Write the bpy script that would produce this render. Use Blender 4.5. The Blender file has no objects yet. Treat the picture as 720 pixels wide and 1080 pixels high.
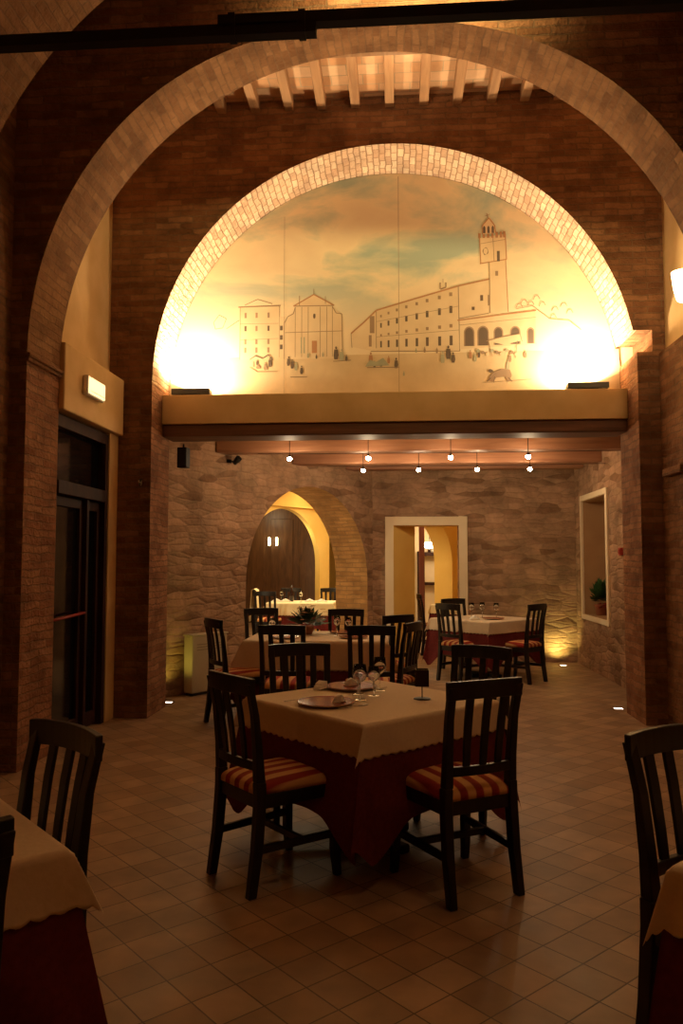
import bpy, math, random
from math import sin, cos, pi, hypot, atan2, radians, sqrt
random.seed(7)
S = bpy.context.scene
COL = S.collection

# ------------------------------------------------------------------ helpers
class MB:
    """collects faces with uv (metres) and material slots, links them as one mesh"""
    def __init__(self):
        self.v = []; self.f = []; self.uv = []; self.m = []; self.sm = []
    def poly(self, pts, uv=None, mi=0, smooth=False):
        i = len(self.v); self.v += [tuple(p) for p in pts]
        self.f.append(tuple(range(i, i+len(pts))))
        if uv is None:
            a, b, c = pts[0], pts[1], pts[2]
            u = [b[k]-a[k] for k in range(3)]; w = [c[k]-a[k] for k in range(3)]
            n = (abs(u[1]*w[2]-u[2]*w[1]), abs(u[2]*w[0]-u[0]*w[2]), abs(u[0]*w[1]-u[1]*w[0]))
            k = n.index(max(n))
            uv = [(p[1], p[2]) if k == 0 else ((p[0], p[2]) if k == 1 else (p[0], p[1])) for p in pts]
        self.uv.append(uv); self.m.append(mi); self.sm.append(smooth)
    def box(self, x0, x1, y0, y1, z0, z1, mi=0):
        P = lambda i, j, k: ((x0, x1)[i], (y0, y1)[j], (z0, z1)[k])
        for q in (((0,0,0),(1,0,0),(1,0,1),(0,0,1)), ((1,1,0),(0,1,0),(0,1,1),(1,1,1)),
                  ((0,1,0),(0,0,0),(0,0,1),(0,1,1)), ((1,0,0),(1,1,0),(1,1,1),(1,0,1)),
                  ((0,0,1),(1,0,1),(1,1,1),(0,1,1)), ((0,1,0),(1,1,0),(1,0,0),(0,0,0))):
            self.poly([P(*c) for c in q], mi=mi)
    def sweep(self, pts, sizes, mi=0, smooth=False, axis='z'):
        """rectangular section swept through pts; the section lies across the axis"""
        rings = []
        for (x, y, z), (a, b) in zip(pts, sizes):
            a /= 2; b /= 2
            if axis == 'z': r = [(x-a,y-b,z),(x+a,y-b,z),(x+a,y+b,z),(x-a,y+b,z)]
            elif axis == 'x': r = [(x,y-a,z-b),(x,y+a,z-b),(x,y+a,z+b),(x,y-a,z+b)]
            else: r = [(x-a,y,z-b),(x-a,y,z+b),(x+a,y,z+b),(x+a,y,z-b)]
            rings.append(r)
        for r0, r1 in zip(rings, rings[1:]):
            for k in range(4):
                self.poly([r0[k], r0[(k+1)%4], r1[(k+1)%4], r1[k]], mi=mi, smooth=smooth)
        self.poly(rings[0][::-1], mi=mi); self.poly(rings[-1], mi=mi)
    def tube(self, pts, r, n=8, mi=0):
        import mathutils
        V = mathutils.Vector; pts = [V(p) for p in pts]; rings = []
        rr = r if isinstance(r, (list, tuple)) else [r]*len(pts)
        for i, p in enumerate(pts):
            d = (pts[min(i+1, len(pts)-1)]-pts[max(i-1, 0)]).normalized()
            a = d.orthogonal().normalized() if i == 0 else (rings_a - d*rings_a.dot(d)).normalized()
            rings_a = a; b = d.cross(a)
            rings.append([tuple(p+(a*cos(2*pi*k/n)+b*sin(2*pi*k/n))*rr[i]) for k in range(n)])
        for r0, r1 in zip(rings, rings[1:]):
            for k in range(n):
                self.poly([r0[k], r0[(k+1)%n], r1[(k+1)%n], r1[k]], mi=mi, smooth=True)
        self.poly(rings[0][::-1], mi=mi); self.poly(rings[-1], mi=mi)
    def lathe(self, prof, c=(0,0,0), n=20, mi=0):
        rings = [[(c[0]+r*cos(2*pi*k/n), c[1]+r*sin(2*pi*k/n), c[2]+z) for k in range(n)] for r, z in prof]
        for r0, r1 in zip(rings, rings[1:]):
            for k in range(n):
                self.poly([r0[k], r0[(k+1)%n], r1[(k+1)%n], r1[k]], mi=mi, smooth=True)
        if prof[0][0] > 1e-4: self.poly(rings[0][::-1], mi=mi)
        if prof[-1][0] > 1e-4: self.poly(rings[-1], mi=mi)
    def build(self, name, mats, parent=None, bevel=0, weld=True, kind=None, loc=None, rotz=None, segs=2):
        if not isinstance(mats, (list, tuple)): mats = [mats]
        me = bpy.data.meshes.new(name); me.from_pydata(self.v, [], self.f)
        ul = me.uv_layers.new(name='UVMap'); k = 0
        for u in self.uv:
            for p in u: ul.data[k].uv = p; k += 1
        for p, mi, s in zip(me.polygons, self.m, self.sm): p.material_index = mi; p.use_smooth = s
        for m in mats: me.materials.append(m)
        if weld:
            import bmesh
            b = bmesh.new(); b.from_mesh(me); bmesh.ops.remove_doubles(b, verts=b.verts, dist=1e-5)
            b.to_mesh(me); b.free()
        o = bpy.data.objects.new(name, me); COL.objects.link(o)
        if parent: o.parent = parent
        if loc is not None: o.location = loc
        if rotz is not None: o.rotation_euler = (0, 0, rotz)
        if bevel:
            md = o.modifiers.new('bevel', 'BEVEL'); md.width = bevel; md.segments = segs; md.limit_method = 'ANGLE'
        if kind: o['kind'] = kind
        return o

def tag(o, label, cat, group=None, kind=None):
    o['label'] = label; o['category'] = cat
    if group: o['group'] = group
    if kind: o['kind'] = kind
    return o
def empty(name, loc=(0,0,0), rz=0, label=None, cat=None, group=None, kind=None):
    o = bpy.data.objects.new(name, None); COL.objects.link(o); o.empty_display_size = .1
    o.location = loc; o.rotation_euler = (0,0,rz)
    if label: tag(o, label, cat, group)
    if kind: o['kind'] = kind
    return o
KIDS = {}
def copy_tree(o, loc, rz, label, group=None, scale=None):
    kids = lambda p: [c for c in bpy.data.objects if c.parent == p]
    def rec(a, par):
        c = a.copy(); COL.objects.link(c); c.parent = par
        for k in kids(a): rec(k, c)
        return c
    r = rec(o, None); r.location = loc; r.rotation_euler = (0,0,rz); r['label'] = label
    if group: r['group'] = group
    return r

# ------------------------------------------------------------------ materials
def mat(name, color=(.5,.5,.5), rough=.6, metal=0, spec=.5, emit=None, estr=0):
    m = bpy.data.materials.new(name); m.use_nodes = True
    b = m.node_tree.nodes['Principled BSDF']
    b.inputs['Base Color'].default_value = (*color, 1); b.inputs['Roughness'].default_value = rough
    b.inputs['Metallic'].default_value = metal; b.inputs['Specular IOR Level'].default_value = spec
    if emit: b.inputs['Emission Color'].default_value = (*emit, 1); b.inputs['Emission Strength'].default_value = estr
    return m
class NT:
    def __init__(s, m): s.m = m; s.t = m.node_tree; s.b = s.t.nodes['Principled BSDF']
    def n(s, typ, **kw):
        x = s.t.nodes.new(typ)
        for k, v in kw.items():
            if k in x.inputs.keys() if hasattr(x.inputs, 'keys') else False: x.inputs[k].default_value = v
            else: setattr(x, k, v)
        return x
    def l(s, a, b): s.t.links.new(a, b)
def inp(x, name, v): x.inputs[name].default_value = v
def ramp(t, stops, fac):
    r = t.n('ShaderNodeValToRGB'); e = r.color_ramp.elements
    e[0].position, e[0].color = stops[0][0], (*stops[0][1], 1)
    e[1].position, e[1].color = stops[1][0], (*stops[1][1], 1)
    for p, c in stops[2:]:
        q = e.new(p); q.color = (*c, 1)
    t.l(fac, r.inputs['Fac']); return r
def mixc(t, a, b, fac, mode='MIX'):
    x = t.n('ShaderNodeMix', data_type='RGBA', blend_type=mode)
    for s, v in ((6, a), (7, b)):
        if isinstance(v, tuple): x.inputs[s].default_value = (*v, 1)
        else: t.l(v, x.inputs[s])
    if isinstance(fac, (int, float)): x.inputs[0].default_value = fac
    else: t.l(fac, x.inputs[0])
    return x.outputs[2]

def brick_mat(name, c1, c2, mortar, w=.27, h=.066, ms=.007, distort=.012, bump=.6, rough=.9, dist_scale=6, blotch=.5, bumpd=.012):
    m = mat(name, rough=rough, spec=.2); t = NT(m)
    uv = t.n('ShaderNodeUVMap'); tc = t.n('ShaderNodeTexCoord')
    no = t.n('ShaderNodeTexNoise'); inp(no, 'Scale', dist_scale); inp(no, 'Detail', 3); t.l(uv.outputs[0], no.inputs['Vector'])
    sub = t.n('ShaderNodeVectorMath', operation='SUBTRACT'); t.l(no.outputs['Color'], sub.inputs[0]); sub.inputs[1].default_value = (.5,.5,.5)
    sc = t.n('ShaderNodeVectorMath', operation='SCALE'); t.l(sub.outputs[0], sc.inputs[0]); sc.inputs['Scale'].default_value = distort*4
    ad = t.n('ShaderNodeVectorMath', operation='ADD'); t.l(uv.outputs[0], ad.inputs[0]); t.l(sc.outputs[0], ad.inputs[1])
    br = t.n('ShaderNodeTexBrick'); t.l(ad.outputs[0], br.inputs['Vector'])
    inp(br, 'Scale', 1); inp(br, 'Brick Width', w); inp(br, 'Row Height', h); inp(br, 'Mortar Size', ms); inp(br, 'Mortar Smooth', .3)
    inp(br, 'Bias', 0); br.inputs['Color1'].default_value = (*c1, 1); br.inputs['Color2'].default_value = (*c2, 1); br.inputs['Mortar'].default_value = (*mortar, 1)
    n2 = t.n('ShaderNodeTexNoise'); inp(n2, 'Scale', 3.2); inp(n2, 'Detail', 6); inp(n2, 'Roughness', .65); t.l(ad.outputs[0], n2.inputs['Vector'])
    r2 = ramp(t, [(.3, (.45,.42,.4)), (.7, (1.35,1.3,1.2))], n2.outputs['Fac'])
    c = mixc(t, br.outputs['Color'], r2.outputs['Color'], blotch, 'MULTIPLY')
    t.l(c, t.b.inputs['Base Color'])
    n3 = t.n('ShaderNodeTexNoise'); inp(n3, 'Scale', 28); inp(n3, 'Detail', 5); t.l(uv.outputs[0], n3.inputs['Vector'])
    mu = t.n('ShaderNodeMath', operation='MULTIPLY'); t.l(br.outputs['Fac'], mu.inputs[0]); mu.inputs[1].default_value = -1
    a2 = t.n('ShaderNodeMath', operation='ADD'); t.l(mu.outputs[0], a2.inputs[0])
    m3 = t.n('ShaderNodeMath', operation='MULTIPLY'); t.l(n3.outputs['Fac'], m3.inputs[0]); m3.inputs[1].default_value = .9
    m4 = t.n('ShaderNodeMath', operation='ADD'); t.l(m3.outputs[0], m4.inputs[0]); t.l(n2.outputs['Fac'], m4.inputs[1])
    t.l(m4.outputs[0], a2.inputs[1])
    bp = t.n('ShaderNodeBump'); inp(bp, 'Strength', bump); inp(bp, 'Distance', bumpd); t.l(a2.outputs[0], bp.inputs['Height']); t.l(bp.outputs[0], t.b.inputs['Normal'])
    return m
def noise_mat(name, c1, c2, scale=8, rough=.7, bump=0, coord='Object', spec=.3, detail=4, metal=0):
    m = mat(name, rough=rough, spec=spec, metal=metal); t = NT(m); tc = t.n('ShaderNodeTexCoord')
    n = t.n('ShaderNodeTexNoise'); inp(n, 'Scale', scale); inp(n, 'Detail', detail); t.l(tc.outputs[coord], n.inputs['Vector'])
    r = ramp(t, [(.3, c1), (.7, c2)], n.outputs['Fac']); t.l(r.outputs['Color'], t.b.inputs['Base Color'])
    if bump:
        bp = t.n('ShaderNodeBump'); inp(bp, 'Strength', bump); inp(bp, 'Distance', .01); t.l(n.outputs['Fac'], bp.inputs['Height']); t.l(bp.outputs[0], t.b.inputs['Normal'])
    return m
def wood_mat(name, c1, c2, rough=.35, scale=(3,3,30), spec=.5):
    m = mat(name, rough=rough, spec=spec); t = NT(m); tc = t.n('ShaderNodeTexCoord')
    mp = t.n('ShaderNodeMapping'); mp.inputs['Scale'].default_value = scale; t.l(tc.outputs['Object'], mp.inputs['Vector'])
    n = t.n('ShaderNodeTexNoise'); inp(n, 'Scale', 2.5); inp(n, 'Detail', 6); inp(n, 'Distortion', .6); t.l(mp.outputs[0], n.inputs['Vector'])
    r = ramp(t, [(.3, c1), (.72, c2)], n.outputs['Fac']); t.l(r.outputs['Color'], t.b.inputs['Base Color'])
    return m

BRICK = brick_mat('old_red_brick', (.20,.095,.048), (.33,.175,.095), (.22,.135,.08), w=.25, h=.060, distort=.012, bump=1, blotch=.8, bumpd=.02)
BRICKJ = brick_mat('jamb_brick', (.24,.105,.055), (.37,.185,.10), (.24,.135,.08), w=.25, h=.060, distort=.014, bump=1, blotch=.8, bumpd=.02)
BRICKA = brick_mat('arch_brick', (.23,.12,.062), (.34,.19,.10), (.26,.155,.09), w=.26, h=.060, ms=.006, distort=.008, bump=.9, blotch=.7, bumpd=.015)
BRICK_LIT = brick_mat('lit_reveal_brick', (.42,.23,.09), (.58,.34,.14), (.40,.25,.12), w=.26, h=.066, ms=.006, distort=.008, bump=.8, blotch=.6)  # arch brick with the yellow room's light put into its colour
BRICKP = brick_mat('pale_arch_brick', (.58,.40,.29), (.80,.66,.52), (.38,.25,.17), w=.15, h=.062, ms=.006, distort=.010, bump=1, blotch=.5, bumpd=.02)
def stone_mat(name):
    m = mat(name, rough=.92, spec=.15); t = NT(m); uv = t.n('ShaderNodeUVMap')
    no = t.n('ShaderNodeTexNoise'); inp(no, 'Scale', 2.6); inp(no, 'Detail', 4); t.l(uv.outputs[0], no.inputs['Vector'])
    sub = t.n('ShaderNodeVectorMath', operation='SUBTRACT'); t.l(no.outputs['Color'], sub.inputs[0]); sub.inputs[1].default_value = (.5,.5,.5)
    sc = t.n('ShaderNodeVectorMath', operation='SCALE'); t.l(sub.outputs[0], sc.inputs[0]); sc.inputs['Scale'].default_value = .085
    ad = t.n('ShaderNodeVectorMath', operation='ADD'); t.l(uv.outputs[0], ad.inputs[0]); t.l(sc.outputs[0], ad.inputs[1])
    mp = t.n('ShaderNodeMapping'); mp.inputs['Scale'].default_value = (3.6, 13, 1); t.l(ad.outputs[0], mp.inputs['Vector'])
    v1 = t.n('ShaderNodeTexVoronoi', feature='F1', voronoi_dimensions='2D'); inp(v1, 'Scale', 1); inp(v1, 'Randomness', .85); t.l(mp.outputs[0], v1.inputs['Vector'])
    v2 = t.n('ShaderNodeTexVoronoi', feature='DISTANCE_TO_EDGE', voronoi_dimensions='2D'); inp(v2, 'Scale', 1); inp(v2, 'Randomness', .85); t.l(mp.outputs[0], v2.inputs['Vector'])
    sv = t.n('ShaderNodeSeparateColor'); t.l(v1.outputs['Color'], sv.inputs[0])
    c1 = ramp(t, [(0, (.25,.145,.085)), (.5, (.46,.29,.185)), (1, (.36,.235,.145))], sv.outputs[0])
    n2 = t.n('ShaderNodeTexNoise'); inp(n2, 'Scale', 2.2); inp(n2, 'Detail', 8); inp(n2, 'Roughness', .7); t.l(ad.outputs[0], n2.inputs['Vector'])
    r2 = ramp(t, [(.32, (.45,.43,.40)), (.66, (1.35,1.25,1.15))], n2.outputs['Fac'])
    c2 = mixc(t, c1.outputs['Color'], r2.outputs['Color'], .8, 'MULTIPLY')
    e = t.n('ShaderNodeMapRange'); t.l(v2.outputs['Distance'], e.inputs[0]); inp(e, 1, 0.0); inp(e, 2, .10); inp(e, 3, .30); inp(e, 4, 0)
    t.l(mixc(t, c2, (.20,.135,.085), e.outputs[0]), t.b.inputs['Base Color'])
    h = t.n('ShaderNodeMapRange', interpolation_type='SMOOTHSTEP'); t.l(v2.outputs['Distance'], h.inputs[0]); inp(h, 1, 0); inp(h, 2, .22)
    n3 = t.n('ShaderNodeTexNoise'); inp(n3, 'Scale', 14); inp(n3, 'Detail', 6); t.l(ad.outputs[0], n3.inputs['Vector'])
    q = t.n('ShaderNodeMath', operation='MULTIPLY_ADD'); t.l(h.outputs[0], q.inputs[0]); q.inputs[1].default_value = .35; t.l(n3.outputs['Fac'], q.inputs[2])
    q2 = t.n('ShaderNodeMath', operation='MULTIPLY_ADD'); t.l(sv.outputs[1], q2.inputs[0]); q2.inputs[1].default_value = .5; t.l(q.outputs[0], q2.inputs[2])
    bp = t.n('ShaderNodeBump'); inp(bp, 'Strength', .8); inp(bp, 'Distance', .022); t.l(q2.outputs[0], bp.inputs['Height']); t.l(bp.outputs[0], t.b.inputs['Normal'])
    return m
STONE = stone_mat('rubble_stone')
PLAST = noise_mat('ochre_plaster', (.62,.42,.19), (.74,.53,.27), scale=3, rough=.85, bump=.15)
PLASTC = noise_mat('cream_plaster', (.78,.62,.40), (.84,.69,.47), scale=3, rough=.85, bump=.1)
YELLOW = noise_mat('yellow_plaster', (.80,.52,.13), (.86,.60,.18), scale=2, rough=.85, bump=.1)
BEAM = wood_mat('dark_beam_wood', (.10,.04,.022), (.20,.085,.045), rough=.6, scale=(.6,8,8))
BEAM_LIT = wood_mat('lamplit_beam_wood', (.26,.11,.055), (.38,.18,.09), rough=.6, scale=(.6,8,8))  # lighter copy of the beam wood, spotlight glow put into the colour
BEAMR = wood_mat('rafter_wood', (.30,.16,.08), (.46,.27,.14), rough=.7, scale=(8,.6,8))
TILEC = brick_mat('terracotta_ceiling_tile', (.62,.36,.20), (.78,.55,.36), (.50,.38,.26), w=.30, h=.15, ms=.006, distort=.003, bump=.2, blotch=.3)
CHAIRW = wood_mat('near_black_chair_wood', (.006,.0045,.004), (.016,.009,.007), rough=.33, scale=(8,8,1.2), spec=.4)
DARKW = wood_mat('dark_door_wood', (.022,.008,.005), (.05,.018,.010), rough=.6, spec=.15, scale=(8,8,1))
PANELW = wood_mat('brown_panel_wood', (.10,.045,.018), (.19,.09,.035), rough=.4, scale=(6,6,1))
CLOTH = noise_mat('ivory_cloth', (.70,.56,.39), (.75,.61,.44), scale=60, rough=.85, bump=.12, spec=.2)
CLOTHY = noise_mat('cream_cloth', (.84,.72,.44), (.88,.77,.50), scale=60, rough=.85, bump=.1, spec=.2)
WINE = noise_mat('wine_red_cloth', (.115,.014,.014), (.16,.022,.02), scale=50, rough=.8, bump=.1, spec=.2)
NAPK = noise_mat('white_napkin', (.85,.82,.78), (.9,.88,.84), scale=30, rough=.8)
PORC = mat('glazed_porcelain', (.62,.42,.28), .18)
PORCR = mat('porcelain_rim', (.34,.10,.06), .2)
STEEL = mat('polished_steel', (.75,.72,.68), .18, 1)
IRON = mat('black_iron', (.015,.014,.012), .5, .6)
DARKGLASS = mat('dark_red_glass', (.02,.006,.005), .12)
WHITEP = mat('white_plastic', (.8,.78,.7), .4)
RED = mat('red_enamel', (.35,.03,.02), .4)
LEAF = noise_mat('plant_leaf', (.015,.05,.012), (.05,.12,.03), scale=20, rough=.5)
PETAL = noise_mat('red_petals', (.38,.02,.02), (.55,.05,.04), scale=20, rough=.6)
PETALO = noise_mat('rust_petals', (.45,.17,.06), (.6,.3,.12), scale=20, rough=.6)
POT = mat('terracotta_pot', (.35,.13,.06), .7)
BLACKG = mat('black_door_glass', (.006,.006,.007), .08)
GLASSM = mat('wine_glass', (.9,.9,.9), .03); _b = GLASSM.node_tree.nodes['Principled BSDF']
_b.inputs['Transmission Weight'].default_value = 1; _b.inputs['IOR'].default_value = 1.45
RADM = noise_mat('cream_enamel', (.50,.41,.26), (.54,.45,.29), scale=5, rough=.5)
def glow(name, c, s): return mat(name, (1,1,1), .5, emit=c, estr=s)
BULB = glow('halogen_bulb', (1,.86,.6), 90)
FLOODG = glow('flood_lamp_glass', (1,.75,.42), 40)
LENS = glow('floor_light_lens', (1,.80,.62), 5)
EMERG = glow('emergency_diffuser', (1,.72,.36), 1.6)
SCONCE = glow('sconce_glass', (1,.72,.36), 12)

# striped seat fabric: runs across the cushion
SEAT = mat('striped_seat_fabric', rough=.8, spec=.2); t = NT(SEAT)
tc = t.n('ShaderNodeTexCoord'); sx = t.n('ShaderNodeSeparateXYZ'); t.l(tc.outputs['Object'], sx.inputs[0])
mm = t.n('ShaderNodeMath', operation='MULTIPLY'); t.l(sx.outputs['X'], mm.inputs[0]); mm.inputs[1].default_value = 11.8
fr = t.n('ShaderNodeMath', operation='FRACT'); ad = t.n('ShaderNodeMath', operation='ADD'); t.l(mm.outputs[0], ad.inputs[0]); ad.inputs[1].default_value = 20.25
t.l(ad.outputs[0], fr.inputs[0])
r = ramp(t, [(0, (.26,.022,.014)), (.42, (.30,.03,.018)), (.50, (.62,.33,.13)), (.92, (.66,.38,.16)), (1.0, (.26,.022,.014))], fr.outputs[0])
t.l(r.outputs['Color'], t.b.inputs['Base Color'])

# floor tiles, laid on the diagonal
FLOORM = mat('terracotta_floor_tiles', rough=.42, spec=.4); t = NT(FLOORM)
tc = t.n('ShaderNodeTexCoord'); mp = t.n('ShaderNodeMapping', vector_type='TEXTURE')
mp.inputs['Location'].default_value = (.559, 2.936, 0); mp.inputs['Rotation'].default_value = (0, 0, radians(44)); t.l(tc.outputs['Object'], mp.inputs['Vector'])
br = t.n('ShaderNodeTexBrick', offset=0.0); t.l(mp.outputs[0], br.inputs['Vector'])
inp(br, 'Scale', 1); inp(br, 'Brick Width', .178); inp(br, 'Row Height', .178); inp(br, 'Mortar Size', .0035); inp(br, 'Mortar Smooth', .4)
br.inputs['Color1'].default_value = (.30,.185,.105,1); br.inputs['Color2'].default_value = (.44,.29,.175,1); br.inputs['Mortar'].default_value = (.12,.075,.045,1)
n2 = t.n('ShaderNodeTexNoise'); inp(n2, 'Scale', 5); inp(n2, 'Detail', 7); t.l(tc.outputs['Object'], n2.inputs['Vector'])
r2 = ramp(t, [(.3, (.55,.52,.5)), (.7, (1.25,1.2,1.15))], n2.outputs['Fac'])
t.l(mixc(t, br.outputs['Color'], r2.outputs['Color'], .6, 'MULTIPLY'), t.b.inputs['Base Color'])
rr = t.n('ShaderNodeMapRange'); t.l(n2.outputs['Fac'], rr.inputs[0]); inp(rr, 3, .34); inp(rr, 4, .58); t.l(rr.outputs[0], t.b.inputs['Roughness'])
mu = t.n('ShaderNodeMath', operation='MULTIPLY_ADD'); t.l(br.outputs['Fac'], mu.inputs[0]); mu.inputs[1].default_value = -1; t.l(n2.outputs['Fac'], mu.inputs[2])
bp = t.n('ShaderNodeBump'); inp(bp, 'Strength', .5); inp(bp, 'Distance', .006); t.l(mu.outputs[0], bp.inputs['Height']); t.l(bp.outputs[0], t.b.inputs['Normal'])

# mural paint
MSKY = mat('faded_mural_sky', rough=.9, spec=.1); t = NT(MSKY); tc = t.n('ShaderNodeTexCoord')
mp = t.n('ShaderNodeMapping'); mp.inputs['Scale'].default_value = (.7, 1, 1.5); t.l(tc.outputs['Object'], mp.inputs['Vector'])
n = t.n('ShaderNodeTexNoise'); inp(n, 'Scale', 1.35); inp(n, 'Detail', 6); inp(n, 'Roughness', .55); inp(n, 'Distortion', .4); t.l(mp.outputs[0], n.inputs['Vector'])
r = ramp(t, [(.38, (.42,.52,.45)), (.47, (.64,.64,.48)), (.55, (.86,.74,.52)), (.70, (.80,.66,.46))], n.outputs['Fac'])
sx = t.n('ShaderNodeSeparateXYZ'); t.l(tc.outputs['Object'], sx.inputs[0])
gr = t.n('ShaderNodeMapRange'); t.l(sx.outputs['Z'], gr.inputs[0]); inp(gr, 1, 3.9); inp(gr, 2, 4.5)
t.l(mixc(t, (.82,.68,.47), r.outputs['Color'], gr.outputs[0]), t.b.inputs['Base Color'])
MGND = noise_mat('mural_ground', (.62,.47,.28), (.76,.60,.38), scale=3, rough=.9)
MBLD = noise_mat('mural_building_wash', (.70,.54,.34), (.78,.63,.42), scale=4, rough=.9)
MBLD2 = noise_mat('mural_roof_wash', (.52,.32,.18), (.60,.40,.24), scale=4, rough=.9)
MLINE = mat('mural_sepia_line', (.34,.235,.15), .9)
MDARK = mat('mural_dark_ink', (.15,.11,.08), .9)
MRED = mat('mural_rust_ink', (.46,.24,.12), .9)
MGREY = noise_mat('mural_grey_green', (.36,.36,.26), (.46,.44,.30), scale=8, rough=.9)

# ------------------------------------------------------------------ room
def arch_wall(name, x0, x1, y0, y1, zb, zt, cx, cz, r, mats, n=56, rot=None, loc=None, notch=None, flat=0):
    """wall with a round-headed opening; mats = [face, reveal]"""
    b = MB(); L, R = cx-r, cx+r; JM = 2 if len(mats) > 2 else 1
    pts = [(cx-r*cos(pi*i/n), cz+r*sin(pi*i/n)) for i in range(n+1)]
    NX, NZ0, NZ1 = notch or (R, 9e9, 9e9)
    def zz(x, z): return max(z, NZ1) if (notch and x > R-.06 and z > NZ0-.3) else z
    for i in range(n):
        (xa, za), (xb, zb_) = pts[i], pts[i+1]
        fa, fb = za-flat*sin(pi*i/n)**6, zb_-flat*sin(pi*(i+1)/n)**6
        if notch and i >= n-4: fa, fb = max(za, NZ1), max(zb_, NZ1)
        if notch and i >= n-4: za = max(za, NZ1); zb_ = max(zb_, NZ1)
        b.poly([(xa,y0,fa),(xb,y0,fb),(xb,y0,zt),(xa,y0,zt)])
        b.poly([(xb,y1,zb_),(xa,y1,za),(xa,y1,zt),(xb,y1,zt)])
        s0, s1 = cz+r*pi*i/n, cz+r*pi*(i+1)/n
        b.poly([(xa,y0,fa),(xa,y1,za),(xb,y1,zb_),(xb,y0,fb)], uv=[(y0,s0),(y1,s0),(y1,s1),(y0,s1)], mi=1)
    def pier(xa, xb, z0, z1, rev):
        b.poly([(xa,y0,z0),(xb,y0,z0),(xb,y0,z1),(xa,y0,z1)]); b.poly([(xb,y1,z0),(xa,y1,z0),(xa,y1,z1),(xb,y1,z1)])
        b.poly([(xa,y1,z0),(xa,y0,z0),(xa,y0,z1),(xa,y1,z1)], mi=JM if rev == 'L' else 0)
        b.poly([(xb,y0,z0),(xb,y1,z0),(xb,y1,z1),(xb,y0,z1)], mi=JM if rev == 'R' else 0)
        b.poly([(xa,y0,z1),(xb,y0,z1),(xb,y1,z1),(xa,y1,z1)]); b.poly([(xa,y1,z0),(xb,y1,z0),(xb,y0,z0),(xa,y0,z0)])
    pier(x0, L, zb, cz, 'R'); pier(x0, L, cz, zt, '')
    if notch:
        pier(R, x1, zb, NZ0, 'L'); pier(NX, x1, NZ0, NZ1, 'L'); pier(R, x1, NZ1, zt, '')
    else:
        pier(R, x1, zb, cz, 'L'); pier(R, x1, cz, zt, '')
    o = b.build(name, mats, kind='structure')
    if rot is not None: o.rotation_euler = (0,0,rot)
    if loc is not None: o.location = loc
    return o

def slab(name, x0, x1, y0, y1, z0, z1, m, parent=None, bevel=0, kind='structure', loc=None, rotz=None):
    b = MB(); b.box(x0, x1, y0, y1, z0, z1); return b.build(name, m, parent, bevel, kind=kind if not parent else None, loc=loc, rotz=rotz)

b = MB(); b.box(-9, 9, -3, 22, -.1, 0); b.build('floor', FLOORM, kind='structure')
arch_wall('wall_middle', -3.6, 3.4, 5.45, 6.0, 0, 6.3, -.15, 3.03, 2.55, [BRICK, BRICKA, BRICKJ], flat=.13)
arch_wall('wall_mural', -3.2, 3.2, 7.4, 8.0, 0, 6.3, -.06, 3.26, 2.33, [BRICK, BRICKP, BRICKJ], notch=(2.41, 3.47, 3.68))
arch_wall('wall_near', -3.6, 3.4, 3.95, 4.5, 0, 6.3, -.15, 3.03, 2.55, [BRICK, BRICKA])
# impost mouldings of the middle arch
for k, (xa, xb) in enumerate(((-2.83, -2.665), (2.365, 2.53))):
    b = MB(); b.box(xa+.012, xb-.012, 5.435, 6.015, 2.97, 3.0); b.box(xa, xb, 5.425, 6.025, 3.0, 3.03)
    b.build('trim_%d' % (k+1), BRICK, kind='structure', bevel=.008)
# backing of the mural and the plastered beam below it
slab('wall_lunette', -3.2, 3.2, 8.0, 8.12, 3.2, 6.3, PLASTC)
slab('trim_3', -2.39, 2.27, 7.735, 8.3, 2.90, 3.2, PLAST, bevel=.006)
# side walls of the bay between the two arches
b = MB()   # left: door opening y 6.2-7.06, curved setback above stands in for a shadow
b.box(-3.3, -2.84, 6.0, 7.2, 2.70, 2.74); b.box(-3.3, -2.72, 7.18, 7.4, 0, 2.74)
b.build('wall_left', PLAST, kind='structure')
slab('trim_4', -3.3, -2.655, 6.0, 7.36, 2.72, 3.27, PLAST, bevel=.012)
# upper left wall; curved setback shapes the arch's shadow edge into the plaster
b = MB()
b.box(-3.3, -2.82, 6.0, 7.4, 3.2, 6.3)
pr = [(6.66,3.2),(6.62,3.28),(6.52,3.42),(6.46,3.57),(6.40,3.74),(6.28,3.9),(6.22,4.15),(6.16,4.5),(6.12,4.9)]
for (ya, za), (yb, zb_) in zip(pr, pr[1:]):
    b.poly([(-2.70,6.0,za),(-2.70,ya,za),(-2.70,yb,zb_),(-2.70,6.0,zb_)]); b.poly([(-2.70,ya,za),(-2.83,ya,za),(-2.83,yb,zb_),(-2.70,yb,zb_)])
b.poly([(-2.70,6.0,4.9),(-2.70,6.12,4.9),(-2.70,6.12,6.3),(-2.70,6.0,6.3)]); b.poly([(-2.70,6.12,4.9),(-2.83,6.12,4.9),(-2.83,6.12,6.3),(-2.70,6.12,6.3)])
b.build('wall_left_upper', PLAST, kind='structure')
slab('wall_right', 2.47, 3.2, 6.0, 7.4, 0, 3.45, BRICK)
slab('wall_right_upper', 2.53, 3.2, 6.0, 7.4, 3.45, 6.3, PLAST)
slab('trim_5', 2.40, 2.60, 6.75, 7.2, 2.26, 2.33, BRICK, bevel=.01)
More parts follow.
